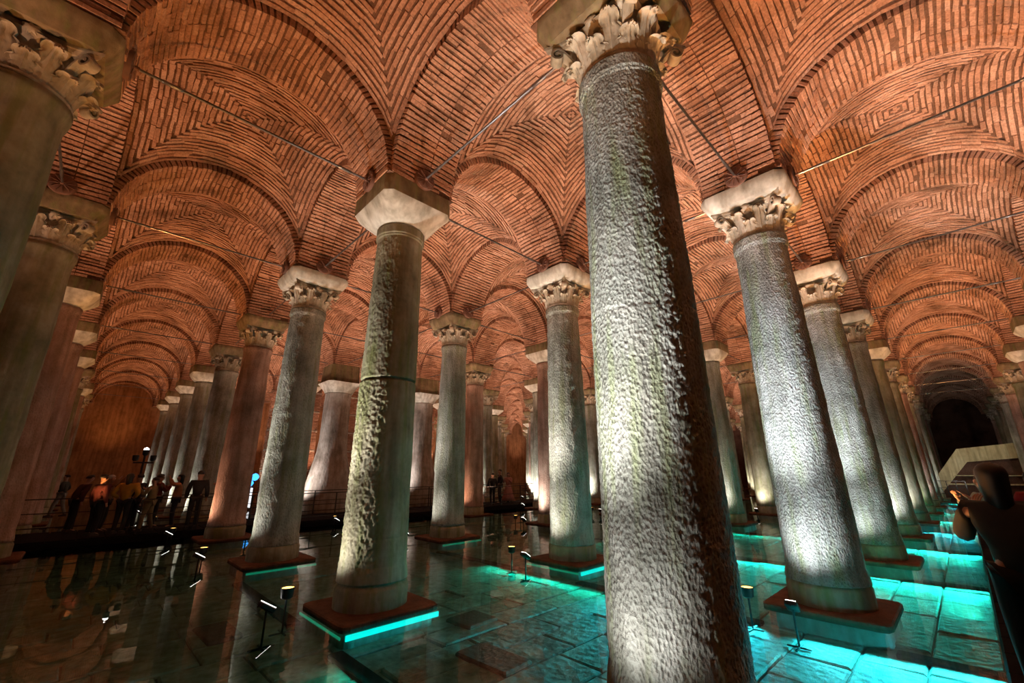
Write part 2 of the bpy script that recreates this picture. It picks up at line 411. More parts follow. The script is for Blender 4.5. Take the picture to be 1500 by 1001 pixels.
# ------------------------------------------------------------------ floor under the water
struct('floor', MB().box((-14, -14, -.62), (70, 52, -.28)), M_FLOORB)
floor = bpy.data.objects['floor']
random.seed(11)
slabs = []; y = -6.0; r = 0
while y < 22:
    wd = random.uniform(.5, .68); x = -9+random.uniform(0, .9)
    while x < 38:
        ln = random.uniform(.7, 1.35)
        slabs.append((x, y, x+ln, y+wd)); x += ln
    y += wd
def slab_geo(b, rnd):
    x0, y0, x1, y1 = b; g = .012; dz = rnd.uniform(-.01, .016); t1, t2 = rnd.uniform(-.008, .008), rnd.uniform(-.008, .008)
    zt = -.245+dz; c = .02
    j_ = lambda: rnd.uniform(-.012, .012)
    ps = [(x0+g+j_()*.5, y0+g+j_()*.5), (x1-g+j_()*.5, y0+g+j_()*.5), (x1-g+j_()*.5, y1-g+j_()*.5), (x0+g+j_()*.5, y1-g+j_()*.5)]
    zz = [zt-t1-t2, zt+t1-t2, zt+t1+t2, zt-t1+t2]
    mx_, my_ = (x0+x1)/2, (y0+y1)/2
    ins = [(p[0]+(c if p[0] < mx_ else -c), p[1]+(c if p[1] < my_ else -c)) for p in ps]
    v = [(p[0], p[1], -.30) for p in ps]+[(p[0], p[1], z-.018) for p, z in zip(ps, zz)]+[(p[0], p[1], z) for p, z in zip(ins, zz)]
    f = []
    for k in (0, 4):
        for q in range(4): f.append((k+q, k+(q+1) % 4, k+4+(q+1) % 4, k+4+q))
    f.append((8, 9, 10, 11)); return v, f
vis = []
rest = MB(); rnd = random.Random(5)
for b in slabs:
    mx_, my_ = (b[0]+b[2])/2, (b[1]+b[3])/2
    p = proj(mx_, my_, -.4); d = math.hypot(mx_-CAMP.x, my_-CAMP.y)
    if p and -30 < p[0] < 1530 and 600 < p[1] < 1060 and my_ > -1.6: vis.append((d, b))
    elif p and -300 < p[0] < 1800 and d < 40: rest.add(*slab_geo(b, rnd))
vis.sort()
for k, (d, b) in enumerate(vis):
    v, f = slab_geo(b, rnd)
    if k < 300:
        c = Vector(((b[0]+b[2])/2, (b[1]+b[3])/2, -.27)); mb = MB(); mb.add([tuple(Vector(p)-c) for p in v], f)
        link('stone_slab', mb.mesh('stone_slab', M_FLOOR), floor, c)
    else: rest.add(v, f)
link('distant_slabs', rest.mesh('distant_slabs', M_FLOOR), floor, kind='stuff')
wm = MB(); wm.add([(-13.9, -9.9, 0), (XB, -9.9, 0), (XB, YB, 0), (-13.9, YB, 0)], [(0, 1, 2, 3)])
wo = link('water', wm.mesh('water', M_WATER)); wo['kind'] = 'structure'
# ------------------------------------------------------------------ columns
def shaft_mesh(r0, r1, z0, z1, mat, nu=48, nv=90, amp=.004, fr=9.0, joint=None, seed=0, rough_fn=None, fine=False, worn=.0):
    me = MB(); vs = []
    sd = Vector((seed*7.3, seed*3.1, 0))
    for k in range(nv+1):
        s = k/nv; z = z0+(z1-z0)*s
        r = r0+(r1-r0)*s+.012*math.sin(PI*s)
        if s < .035: r += .03*(1-s/.035)**.5*(1 if s > .018 else 1)
        if s > .972: r += .035
        elif s > .965: r += .02
        gz = 0
        if joint:
            for jz, jd in joint:
                gz += jd*math.exp(-((z-jz)/.018)**2)
        for q in range(nu):
            t = 2*PI*q/nu; c, s_ = math.cos(t), math.sin(t)
            p = Vector((c*r, s_*r, z))+sd
            if s > .965 or s < .02: e = noise.noise(p*4)*.004
            else:
                k_ = rough_fn(t, z) if rough_fn else 1.0
                e = noise.noise(p*1.4)*.010+noise.noise(p*5)*.004
                if k_ > 0: e += k_*amp*(noise.noise(Vector((p.x*fr, p.y*fr, p.z*fr*.6)))*1.4)
                if fine and k_ > 0:
                    e += k_*amp*.9*noise.noise(Vector((p.x*fr*2.3, p.y*fr*2.3, p.z*fr*1.5))+Vector((5, 5, 5)))
                e -= gz*(1+.8*noise.noise(p*6))
            vs.append(((r+e)*c, (r+e)*s_, z))
    f = [(k*nu+q, k*nu+(q+1) % nu, (k+1)*nu+(q+1) % nu, (k+1)*nu+q) for k in range(nv) for q in range(nu)]
    f.append(tuple(range(nu-1, -1, -1))); f.append(tuple(nv*nu+q for q in range(nu)))
    me.add(vs, f); return me.mesh('shaft', mat, 'all')
# capitals: bell, acanthus leaves, volutes, abacus
ZC0, ZC1, ZI0 = 6.2, 6.86, 6.86
def leaf_mb(h, wd, curl, r0=.415, flare=.10):
    m = MB(); nu, nv = 20, 10
    def P(s, w, off):
        # profile of the leaf: climbs the bell, then curls out and down
        if s < .7:
            z = h*s/.78; rr = r0+.012+flare*(s/.7)**2*.45
        else:
            q = (s-.7)/.3; ang = q*PI*.95
            z = h*.7/.78+curl*.75*math.sin(ang); rr = r0+.012+flare*.45+curl*(1-math.cos(ang))*.62
        lob = .66+.34*abs(math.sin(s*PI*4.1+.4))**.7
        half = wd*lob*(1.0 if s < .6 else max(.35, 1-((s-.6)/.4)**1.7*.75))*(.78+.22*min(1, s*4))
        vein = -.026*abs(w)**1.5+.013*math.cos(w*PI*4)*(.3+.7*s)
        x = rr+vein+off; t = half*w/rr*(1 if True else 0)
        return (x*math.cos(t), x*math.sin(t), z-.03*w*w*(s > .5)*(s-.5))
    vs = []
    for off in (0, -.024):
        for p in range(nv+1 if False else nu+1):
            for q in range(nv+1): vs.append(P(p/nu, -1+2*q/nv, off))
    W = nv+1; T = (nu+1)*W; f = []
    for p in range(nu):
        for q in range(nv):
            a_ = p*W+q; f.append((a_, a_+1, a_+W+1, a_+W)); f.append((T+a_, T+a_+W, T+a_+W+1, T+a_+1))
        f.append((p*W, (p+1)*W, T+(p+1)*W, T+p*W)); f.append((p*W+nv, T+p*W+nv, T+(p+1)*W+nv, (p+1)*W+nv))
    f.append(tuple([nu*W+q for q in range(W)]+[T+nu*W+q for q in range(W-1, -1, -1)]))
    m.add(vs, f); return m
def volute_mb():
    # a stalk that rises to the corner of the abacus and rolls into a scroll
    m = MB(); pts = []; wd = []
    for k in range(8):
        s = k/7; pts.append((.44+.20*s**1.6, .33*s+.20)); wd.append(.035+.03*s)
    cx, cz = .66, .475
    for k in range(22):
        t = PI*.55-k*.40; rr = .085*(1-k/26); pts.append((cx+.03+rr*math.cos(t), cz+rr*math.sin(t))); wd.append(.065)
    rings = []
    for k, (x, z) in enumerate(pts):
        w_ = wd[k]; x2, z2 = pts[min(k+1, len(pts)-1)]; x1, z1 = pts[max(k-1, 0)]
        dx, dz = x2-x1, z2-z1; l = math.hypot(dx, dz) or 1; nx, nz = -dz/l*.014, dx/l*.014
        rings.append([(x-nx, -w_, z-nz), (x+nx, -w_, z+nz), (x+nx, w_, z+nz), (x-nx, w_, z-nz)])
    m.loft(rings); return m
def bell_mb():
    m = MB(); m.lathe([(.43, 0), (.445, .015), (.445, .05), (.42, .065), (.41, .1), (.415, .3), (.45, .45), (.53, .56)], 32); return m
def abacus_mb():
    m = MB(); rings = []
    for z, k in ((.545, .93), (.57, .97), (.60, .97), (.61, 1.0), (.655, 1.0)):
        ring = []
        for c in range(4):
            for q in range(9):
                s = -1+2*q/8; d = .56-.10*(1-s*s); e = .60*s
                x, y = d*k, e*k
                if abs(s) == 1: x = .60*k
                for _ in range(c): x, y = -y, x
                if q < 8: ring.append((x, y, z))
        rings.append(ring)
    m.loft(rings)
    return m
def boss_mb():
    m = MB(); n = 14
    rings = []
    for k in range(7):
        t = k/6*PI/2; ring = []
        for q in range(n):
            ph = 2*PI*q/n; rr = .085*math.cos(t)*(1+.18*math.cos(ph*7*.999)); ring.append((.47+.07*math.sin(t), rr*math.cos(ph), .595+rr*math.sin(ph)))
        rings.append(ring)
    m.loft(rings); return m
def merged(parts):
    m = MB()
    for mb, rz in parts:
        c, s_ = math.cos(rz), math.sin(rz)
        m.add([(x*c-y*s_, x*s_+y*c, z) for x, y, z in mb.v], mb.f)
    return m
LEAF1 = leaf_mb(.27, .150, .10); LEAF2 = leaf_mb(.47, .150, .13, flare=.18); VOL = volute_mb(); BOSS = boss_mb()
ME_LEAF1 = LEAF1.mesh('acanthus_leaf', M_CAP, True); ME_LEAF2 = LEAF2.mesh('acanthus_leaf', M_CAP, True)
ME_VOL = VOL.mesh('volute', M_CAP, True); ME_BELL = bell_mb().mesh('capital', M_CAP, True); ME_ABA = abacus_mb().mesh('abacus', M_CAP, True)
ME_BOSS = BOSS.mesh('boss', M_CAP, True)
ME_LEAVES = merged([(LEAF1, 2*PI*k/8) for k in range(8)]+[(LEAF2, 2*PI*(k+.5)/8) for k in range(8)]+[(VOL, PI/4+PI/2*k) for k in range(4)]).mesh('carved_leaves', M_CAP, True)
def sq_ring(h, z, p=1.0, n=32, rr=0):
    # superellipse ring between circle (p=0) and square (p=1)
    ring = []
    for q in range(n):
        t = 2*PI*(q+.5)/n; c, s_ = math.cos(t), math.sin(t)
        sq = h/max(abs(c), abs(s_)); cr = rr if rr else h
        r = cr*(1-p)+min(sq, h*1.36)*p; ring.append((r*c, r*s_, z))
    return ring
im = MB(); im.loft([sq_ring(.60, 0), sq_ring(.63, .05), sq_ring(.70, .20), sq_ring(A_, .24), sq_ring(A_, .33), sq_ring(A_-.01, .335)])
ME_IMP = im.mesh('impost', M_IMPB, True)
ib = MB(); ib.loft([sq_ring(.62, 0), sq_ring(.66, .03), sq_ring(.71, .12), sq_ring(A_+.03, .2), sq_ring(A_+.03, .30), sq_ring(A_-.01, .335)])
ME_IMPW = ib.mesh('impost', M_BLOCK, True)
def block_cap(kind):
    m = MB()
    if kind == 'flare':
        rings = [sq_ring(.40, -.02, 0), sq_ring(.44, -.01, 0), sq_ring(.44, .02, .0)]
        for k in range(1, 9):
            s = k/8; rings.append(sq_ring(.44+(A_-.44)*s**.8, .02+.38*s**1.25, min(1, s*1.15)))
    else:
        rings = [sq_ring(.42, -.02, 0), sq_ring(.46, .0, 0)]
        for k in range(1, 9):
            s = k/8; rings.append(sq_ring(.46+(A_-.46)*math.sin(s*PI/2)**.7, .0+.40*s, s*.85))
    m.loft(rings); return m
ME_BF = block_cap('flare').mesh('capital', M_BLOCK, True); ME_BR = block_cap('round').mesh('capital', M_BLOCK, True)
bb = MB(); bb.loft([sq_ring(A_, 0), sq_ring(A_+.005, .02), sq_ring(A_, .34), sq_ring(A_-.01, .35)]); ME_BAND = bb.mesh('impost', M_IMPB, True)
base = MB(); base.lathe([(.535, 0), (.55, .03), (.55, .30), (.535, .34), (.50, .37), (.49, .40)], 40)
ME_BASE = base.mesh('base_drum', M_SMOOTH, True)
pl = MB()
def rr_ring(h, z, c=.12):
    return [(h-c, -h, z), (h-.03, -h+.03, z), (h, -h+c, z), (h, h-c, z), (h-.03, h-.03, z), (h-c, h, z), (-h+c, h, z), (-h+.03, h-.03, z), (-h, h-c, z), (-h, -h+c, z), (-h+.03, -h+.03, z), (-h+c, -h, z)]
pl.loft([rr_ring(.74, -.05), rr_ring(.76, -.035), rr_ring(.76, .035), rr_ring(.74, .05)])
ME_PL = pl.mesh('plinth', M_RUST); pd = MB(); pd.loft([rr_ring(.71, -.29), rr_ring(.70, -.05)]); ME_PD = pd.mesh('pedestal', M_FLOOR)
led = MB(); led.bev((-.70, -.77, -.125), (.74, -.745, -.055), .006); ME_LEDC = led.mesh('light_strip', M_LEDC)
led = MB(); led.bev((-.70, -.77, -.10), (.74, -.75, -.06), .006); ME_LEDG = led.mesh('light_strip', M_LEDG)
led2 = MB(); led2.bev((-.77, -.74, -.10), (-.755, .74, -.065), .004); ME_LEDX = led2.mesh('light_strip', M_LEDG)
random.seed(2)
gen = [shaft_mesh(.50, .42, .38, 6.2, m_, 40, 70, .006, 8, j_, s_+1) for s_, (m_, j_) in enumerate([(M_SHAFT, [(3.0, .012)]), (M_SHAFT, None), (M_PINKST, [(3.6, .012)]), (M_SMOOTH, [(2.4, .014)])])]
genp = [shaft_mesh(.50, .42, .38, 6.44, m_, 40, 70, .006, 8, j_, s_+5) for s_, (m_, j_) in enumerate([(M_SHAFT, [(3.3, .012)]), (M_PINKST, None), (M_SMOOTH, [(3.3, .014)])])]
SPEC = {
 (0, 0): ('nearest huge grey column, deeply pitted shaft under a carved leafy capital', shaft_mesh(.515, .425, .36, 6.2, M_PIT, 260, 620, .0048, 30, [(3.35, .006)], 1, fine=True)),
 (1, 0): ('mottled olive column cracked at mid height under a plain pale block capital', None),
 (0, 1): ('pitted white-lit column on rusty slab, beside the yellow lamp at right', shaft_mesh(.515, .425, .36, 6.2, M_PIT, 160, 380, .0045, 26, [(2.9, .004)], 2, fine=True)),
 (0, 2): ('second pitted white-lit column along the left side of the turquoise aisle', shaft_mesh(.515, .425, .36, 6.2, M_PIT, 90, 220, .006, 18, [(1.1, .01)], 3)),
 (1, 1): ('column in the middle of the photo with blue-green right side and leafy capital', shaft_mesh(.50, .415, .36, 6.2, M_SHAFT, 90, 200, .010, 11, [(2.8, .006)], 4)),
 (2, 0): ('leaning-looking pale column left of the cracked olive one, leafy capital', shaft_mesh(.50, .415, .36, 6.2, M_SHAFT, 90, 200, .010, 11, [(2.6, .008)], 5, lambda t, z: 1 if math.cos(t-2.8) > -.2 else .2)),
 (2, 1): ('slim warm grey column standing between the cracked column and the middle one', gen[0]),
 (3, 0): ('red-brown shadowed column with a glinting left edge beside the crowd', gen[2]),
 (3, 2): ('rosy brown column right behind the slim warm grey one', gen[2]),
 (1, 3): ('column with green-lit foot and round cushion capital, right of the nearest column', genp[0]),
 (1, -1): ('huge dark olive column cut by the left edge of the photo', gen[3]),
 (2, -1): ('second shadowed column at the left edge with worn leafy capital', gen[3]),
}
def rfB(t, z):
    k_ = 1.0 if math.cos(t-2.75) > .05 else .12
    if z < 3.5: k_ *= 2.0 if math.cos(t-3.1) > .25 else .6
    return k_
B_SH = shaft_mesh(.505, .42, .40, 6.44, M_SMOOTH, 220, 520, .0065, 25, [(3.48, .055), (1.0, .006)], 6, rfB, fine=True)
lastrow = {}
def col_label(i, j):
    cap = 'plain block capital' if (i, j) in PLAIN else 'leafy capital'
    if (i, j) in SPEC: return SPEC[(i, j)][0]
    if (i, j) in THICK: return 'fat plastered pillar with flared foot, the %s of the pair by the railing' % ('left one' if j == 1 else 'right one')
    if j == -1: return 'shadowed column with %s, %s back along the far left side' % (cap, ORD[i])
    if j == 0: return 'column with %s, %s back in the row right of the crowd aisle' % (cap, ORD[i])
    if i == 0: return 'column with %s, %s in the row left of the turquoise aisle' % (cap, ORD[j])
    if i == -1: return 'column with %s, %s on the right side of the turquoise aisle' % (cap, ORD[j-2])
    return 'background column, %s, %s back in the %s row right of the crowd aisle' % (cap, ORD[i], ORD[j])
HIDE = set()
COLS = []
for (i, j) in GRID:
    if i < -1 or (i, j) in HIDE: continue
    x, y = j*SX, i*SY
    if i == -1 and j < 3: continue
    if j == -1 and i < 1: continue
    if j < -1: continue
    COLS.append((i, j))
    d = dist(i, j)
    t = thing('plastered_pillar' if (i, j) in THICK else 'stone_column', col_label(i, j), 'pillar' if (i, j) in THICK else 'column', (x, y, 0), group='columns standing in the water')
    if (i, j) in THICK:
        m = MB(); prof = [(1.02, -.44), (1.08, .5), (1.05, 1.3), (.86, 2.2), (.70, 2.9), (.66, 3.6), (.64, 5.2), (.63, 5.75), (.66, 5.8)]
        rings = []
        for r_, z in prof: rings.append([((r_+noise.noise(Vector((math.cos(2*PI*q/36)*2, math.sin(2*PI*q/36)*2+j*5, z)))*.05)*math.cos(2*PI*q/36), (r_+noise.noise(Vector((math.cos(2*PI*q/36)*2+9, math.sin(2*PI*q/36)*2+j*5, z)))*.05)*math.sin(2*PI*q/36), z) for q in range(36)])
        m.loft(rings); link('shaft', m.mesh('shaft', M_PLAST, 'all'), t)
        m = MB(); m.loft([sq_ring(.66, 5.8, 0), sq_ring(.72, 5.95, .2), sq_ring(.84, 6.25, .8), sq_ring(.86, 6.32, 1)]); link('capital', m.mesh('capital', M_BLOCK, True), t)
        m = MB(); m.loft([sq_ring(.76, 6.32), sq_ring(.74, 6.5), sq_ring(.72, 7.2)]); link('impost', m.mesh('impost', M_IMPB, True), t)
        continue
    near = d < 13.5
    link('base_drum', ME_BASE, t, rz=RND()*3)
    p = link('plinth', ME_PL, t)
    link('pedestal', ME_PD, p)
    if (i, j) in ((1, 0), (1, 1), (0, 0)): link('light_strip', ME_LEDC, p); link('light_strip', ME_LEDX, p)
    elif i in (0,) and j >= 1: pass
    elif (i, j) in ((2, 0), (2, 1)): link('light_strip', ME_LEDG, p)
    rz = RND()*6.28
    if (i, j) == (1, 0): sh = B_SH; rz = 0
    elif (i, j) in SPEC: sh = SPEC[(i, j)][1]; rz = 0
    elif (i, j) in PLAIN: sh = genp[(i*3+j*5) % 3]
    else: sh = gen[(i*3+j*7) % 4]
    link('shaft', sh, t, rz=rz)
    if (i, j) in PLAIN:
        link('capital', ME_BR if (i, j) in ((1, 3), (5, 0), (-1, 5)) else ME_BF, t, (0, 0, 6.45))
        link('impost', ME_BAND, t, (0, 0, 6.85))
    else:
        c = link('capital', ME_BELL, t, (0, 0, 6.2))
        if near:
            for k in range(8): link('acanthus_leaf', ME_LEAF1, c, rz=2*PI*k/8+RND()*.06)
            for k in range(8): link('acanthus_leaf', ME_LEAF2, c, rz=2*PI*(k+.5)/8+RND()*.06)
            for k in range(4): link('volute', ME_VOL, c, rz=PI/4+PI/2*k)
            for k in range(4): link('boss', ME_BOSS, c, rz=PI/2*k)
        else:
            link('carved_leaves', ME_LEAVES, c, kind='stuff')
        link('abacus', ME_ABA, c)
        link('impost', ME_IMPW if (i, j) in ((0, 1), (0, 2), (2, 0), (1, 1), (0, 3)) else ME_IMP, t, (0, 0, 6.855))
# ------------------------------------------------------------------ tie rods
LR = SX-2*.74
rm = MB(); rm.tube([(-LR/2, 0, 0), (LR/2, 0, 0)], .021, 8); ME_ROD = rm.mesh('rod', M_STEEL, True)
rm = MB()
for s_ in (-1, 1):
    rm.tube([(s_*(LR/2-.62), 0, 0), (s_*(LR/2-.60), 0, 0), (s_*(LR/2-.38), 0, 0), (s_*(LR/2-.36), 0, 0)], [.016, .028, .028, .016], 8)
m1 = MB(); m1.tube([(LR/2-.62, 0, 0), (LR/2-.60, 0, 0), (LR/2-.38, 0, 0), (LR/2-.36, 0, 0)], [.018, .028, .028, .018], 8); ME_TB = m1.mesh('turnbuckle', M_STEEL, True)
def plate_mb():
    m = MB(); n = 20; x = LR/2
    m.loft([[(x+xx, 1.2*.17*math.cos(2*PI*k/n)*q, 1.2*.17*math.sin(2*PI*k/n)*q) for k in range(n)] for xx, q in ((.04, 1), (-.045, 1), (-.055, .93))])
    for k in range(6):
        t = PI*k/6+.3; c, s_ = math.cos(t)*.15, math.sin(t)*.15
        m.tube([(x-.06, -c*1.2, -s_*1.2), (x-.06, c*1.2, s_*1.2)], .007, 5)
    m.tube([(x-.12, 0, 0), (x-.03, 0, 0)], [.03, .035], 8)
    m.tube([(x-.09, -.12, -.12), (x-.09, .12, .12)], .009, 6)
    return m
PM = plate_mb(); ME_PLATE = PM.mesh('anchor_plate', M_PLATE, True)
far_rod = MB(); far_rod.tube([(-LR/2, 0, 0), (-LR/2+.4, 0, 0), (-LR/2+.42, 0, 0), (-LR/2+.6, 0, 0), (-LR/2+.62, 0, 0), (LR/2, 0, 0)], [.02, .02, .03, .03, .02, .02], 6)
ME_FAR = far_rod.mesh('tie_rod', M_STEEL, True)
NAMES = {(0, 0): 'the nearest column', (1, 0): 'the cracked olive column', (0, 1): 'the column by the yellow lamp', (1, 1): 'the middle column', (2, 0): 'the pale column left of it'}
cs = set(COLS)
def rod(i, j, ax):
    i2, j2 = (i, j+1) if ax == 0 else (i+1, j)
    if max(i, i2) > NI or j2 > NJ: return
    cx, cy = (j+j2)*SX/2, (i+i2)*SY/2
    d = math.hypot(cx-CAMP.x, cy-CAMP.y)
    if not in_view([(cx, cy, 7.3)], 250) or d > 48: return
    if {(i, j), (i2, j2)} & SKIP: return
    if i < -1 or j < -1: return
    if d > 30 and not (i == -1 and ax == 1) and not (j == -1 and ax == 0): return
    if ax == 0 and j == -1: lab = 'thin steel tie rod spanning the crowd aisle, %s from the camera' % ORD[max(i, 0)+1]
    elif ax == 1 and i == -1: lab = 'thin steel tie rod spanning the turquoise aisle, %s from the camera' % ORD[max(j, 0)+1]
    elif (i, j) in NAMES and (i2, j2) in NAMES: lab = 'steel tie rod from %s to %s' % (NAMES[(i, j)], NAMES[(i2, j2)])
    elif ax == 0 and i == 0: lab = 'steel tie rod between columns %s and %s left of the turquoise aisle' % (ORD[j], ORD[j2])
    elif ax == 1 and j == 0: lab = 'steel tie rod between columns %s and %s right of the crowd aisle' % (ORD[i], ORD[i2])
    elif ax == 0: lab = 'steel tie rod, %s row back, running right from its %s column' % (ORD[max(i, 0)+1], ORD[max(j, 0)+1])
    else: lab = 'steel tie rod in %s row right of crowd aisle, behind its %s column' % (ORD[max(j, 0)+1], ORD[max(i, 0)+1])
    z = 7.33; rz = 0 if ax == 0 else PI/2
    if d > 14:
        o = thing('tie_rod', lab, 'tie rod', (cx, cy, z), rz, 'steel tie rods under the arches', ME_FAR)
        if ax == 1: o.scale = (.985, 1, 1)
        return
    o = thing('tie_rod', lab, 'tie rod', (cx, cy, z), rz, 'steel tie rods under the arches')
    if ax == 1: o.scale = (.985, 1, 1)
    link('rod', ME_ROD, o); link('turnbuckle', ME_TB, o); link('turnbuckle', ME_TB, o, rz=PI)
    link('anchor_plate', ME_PLATE, o); link('anchor_plate', ME_PLATE, o, rz=PI)
for i in range(-1, NI+1):
    for j in range(-1, NJ+1):
        rod(i, j, 0); rod(i, j, 1)
# ------------------------------------------------------------------ underwater light bars
for j in range(0, 9):
    x = j*SX-.80
    segs = [(-1.68, -.76), (.76, 4.19), (5.71, 9.14)] if j < 3 else [(-1.68, -.76), (.76, 4.19)]
    for n_, (y0, y1) in enumerate(segs):
        if not in_view([(x, y0, 0), (x, y1, 0), (x, (y0+y1)/2, 0)], 300): continue
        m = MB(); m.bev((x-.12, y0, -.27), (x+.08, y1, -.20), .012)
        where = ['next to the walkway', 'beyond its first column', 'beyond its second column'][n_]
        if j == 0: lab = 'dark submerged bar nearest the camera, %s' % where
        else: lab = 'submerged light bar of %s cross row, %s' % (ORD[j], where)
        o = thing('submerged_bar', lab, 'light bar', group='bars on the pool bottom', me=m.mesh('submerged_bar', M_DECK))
    if j >= 1:
        c = CYAN if j in (1, 4, 7) else (.02, .80, .66)
        area((x-.12, -.8, -.05), (-1, 0, -.5), 1.9, .05, 80 if j < 6 else 50, c, 110)
        area((x-.12, 1.9, -.05), (-1, 0, -.5), 2.3, .05, (150 if j == 1 else 50) if j < 5 else 25, CYAN if j == 1 else (0, .75, .65), 95)
        if j < 4: area((x-.12, 5, -.05), (-1, 0, -.5), 3.4, .05, 30, GREEN, 90)
        # strips fixed under the walkway edge, shining out over the pool bottom
        area((x-1.3, -1.67, -.09), (0, 1, -.16), 2.2, .08, 34 if j < 6 else 24, c, 90)
    else:
        area((x-.08, 3, -.06), (-1, 0, -.6), 1.4, .05, 3, GREEN, 150)
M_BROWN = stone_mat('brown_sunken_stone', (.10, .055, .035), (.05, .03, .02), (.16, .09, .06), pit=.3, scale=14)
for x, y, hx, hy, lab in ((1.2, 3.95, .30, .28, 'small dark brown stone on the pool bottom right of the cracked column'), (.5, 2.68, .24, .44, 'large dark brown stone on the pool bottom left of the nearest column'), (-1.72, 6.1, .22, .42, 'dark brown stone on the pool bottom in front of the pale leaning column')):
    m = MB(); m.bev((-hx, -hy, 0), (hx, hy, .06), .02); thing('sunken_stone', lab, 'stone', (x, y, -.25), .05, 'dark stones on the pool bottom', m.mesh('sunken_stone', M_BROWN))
# ------------------------------------------------------------------ floodlights and uplights
def flood_meshes():
    st = MB(); st.bev((-.16, -.012, -.365), (.16, .012, -.345), .004); st.bev((-.012, -.14, -.365), (.012, .14, -.345), .004)
    st.tube([(0, 0, -.36), (0, 0, .10)], .014, 8)
    hd = MB(); hd.bev((-.11, -.075, -.04), (.11, .075, .03), .014); hd.bev((-.12, -.01, -.05), (-.105, .01, .02), .003); hd.bev((.105, -.01, -.05), (.12, .01, .02), .003)
    gl = MB(); gl.bev((-.095, -.06, .029), (.095, .06, .036), .003)
    cn = MB(); cn.lathe([(.05, -.12), (.075, -.10), (.085, .0), (.09, .02), (.08, .02), (.078, .0)], 20)
    cg = MB(); cg.lathe([(.077, .004), (.077, .012), (.0, .018)], 20, cap=False)
    return [q.mesh(n_, m_, True) for q, n_, m_ in ((st, 'stand', M_DARKM), (hd, 'lamp_head', M_BLACK), (gl, 'lamp_glass', M_LW), (cn, 'lamp_can', M_BLACK), (cg, 'lamp_glass', M_LY))]
F_ST, F_HD, F_GL, F_CN, F_CG = flood_meshes()
short = dict(NAMES); short.update({(0, 2): 'the second white-lit aisle column', (2, 1): 'the slim warm grey column', (3, 0): 'the red-brown column beside the crowd', (1, 3): 'the cushion-capital column'})
for (i, j) in COLS:
    if j == -1: continue
    d = dist(i, j); x, y = j*SX, i*SY
    if d > 34 or (i, j) == (0, 0): continue
    s_ = short.get((i, j))
    if not s_:
        s_ = 'the %s turquoise-aisle column' % ORD[j] if i == 0 else ('the %s crowd-aisle column' % ORD[i] if j == 0 else ('the %s column, %s background row' % (ORD[i], ORD[j]) if i > 0 else 'the right-side %s column' % ORD[j]))
    dx, dy = (-1.42, .15)
    o = thing('floodlight', 'small black floodlight at the foot of %s' % s_, 'lamp', (x+dx, y+dy, .12), group='floodlights at the column feet')
    link('stand', F_ST, o)
    h = link('lamp_head', F_HD, o, (0, 0, .12)); h.rotation_euler = (0, .55, .1)
    link('lamp_glass', F_GL, h)
    if d < 22:
        o = thing('uplight', 'round uplight can on a thin stand beside %s' % s_, 'lamp', (x-1.25, y+.75, .16) if (i, j) != (1, 0) else (x-1.25, y-.05, .3), group='warm uplights')
        link('stand', F_ST, o); c = link('lamp_can', F_CN, o, (0, 0, .16)); link('lamp_glass', F_CG, c)
# ------------------------------------------------------------------ walkways
def railing(name, label, p0, p1, h, posts):
    t = thing(name, label, 'railing', p0); v = Vector(p1)-Vector(p0); ln = v.length; t.rotation_euler = (0, 0, math.atan2(v.y, v.x))
    m = MB(); m.bev((0, -.025, h-.03), (ln, .025, h), .008); link('top_rail', m.mesh('top_rail', M_DARKM), t)
    m = MB(); m.bev((0, -.012, .12), (ln, .012, .15), .005); link('bottom_rail', m.mesh('bottom_rail', M_DARKM), t)
    m = MB(); m.bev((0, -.012, h*.55), (ln, .012, h*.55+.025), .005); link('middle_rail', m.mesh('middle_rail', M_DARKM), t)
    m = MB(); m.bev((-.02, -.02, 0), (.02, .02, h-.02), .004); pm_ = m.mesh('post', M_DARKM)
    for k in range(posts+1): link('post', pm_, t, (ln*k/posts, 0, 0))
    return t
def deck(name, label, x0, y0, x1, y1, ax):
    t = thing(name, label, 'walkway', (x0, y0, 0))
    m = MB(); m.bev((0, 0, -.02), (x1-x0, y1-y0, .16), .02); link('deck_frame', m.mesh('deck_frame', M_DECK), t)
    L_ = (x1-x0) if ax == 0 else (y1-y0); wpl = .5 if L_ < 30 else .6; n = int(L_/wpl)
    me = None
    for k in range(n):
        mm = MB()
        if ax == 0: mm.bev((.01, .02, .16), (L_/n-.01, y1-y0-.02, .20), .006); lc = (k*L_/n, 0, 0)
        else: mm.bev((.02, .01, .16), (x1-x0-.02, L_/n-.01, .20), .006); lc = (0, k*L_/n, 0)
        if me is None: me = mm.mesh('plank', M_DECK)
        link('plank', me, t, lc)
    m = MB()
    for k in range(int(L_/3)+1):
        q = min(L_-.2, k*3+.1)
        for w_ in (.1, (y1-y0 if ax == 0 else x1-x0)-.1):
            c = (q, w_) if ax == 0 else (w_, q); m.tube([(c[0], c[1], -.42), (c[0], c[1], 0)], .05, 8)
    link('supports', m.mesh('supports', M_DARKM), t, kind='stuff')
    return t
deck('walkway', 'dark walkway along the right side of the turquoise pool', -8, -3.35, 39.8, -1.70, 0)
deck('walkway', 'dark railed walkway crossing the hall behind the front columns', -7, 15.95, 30, 18.7, 0)
railing('railing', 'dark metal railing along the front edge of the crossing walkway', (-2.1, 16.05, .2), (29.5, 16.05, .2), 1.0, 21)
railing('railing', 'dark metal railing on the far side of the crossing walkway', (-6.5, 18.6, .2), (29.5, 18.6, .2), 1.0, 24)
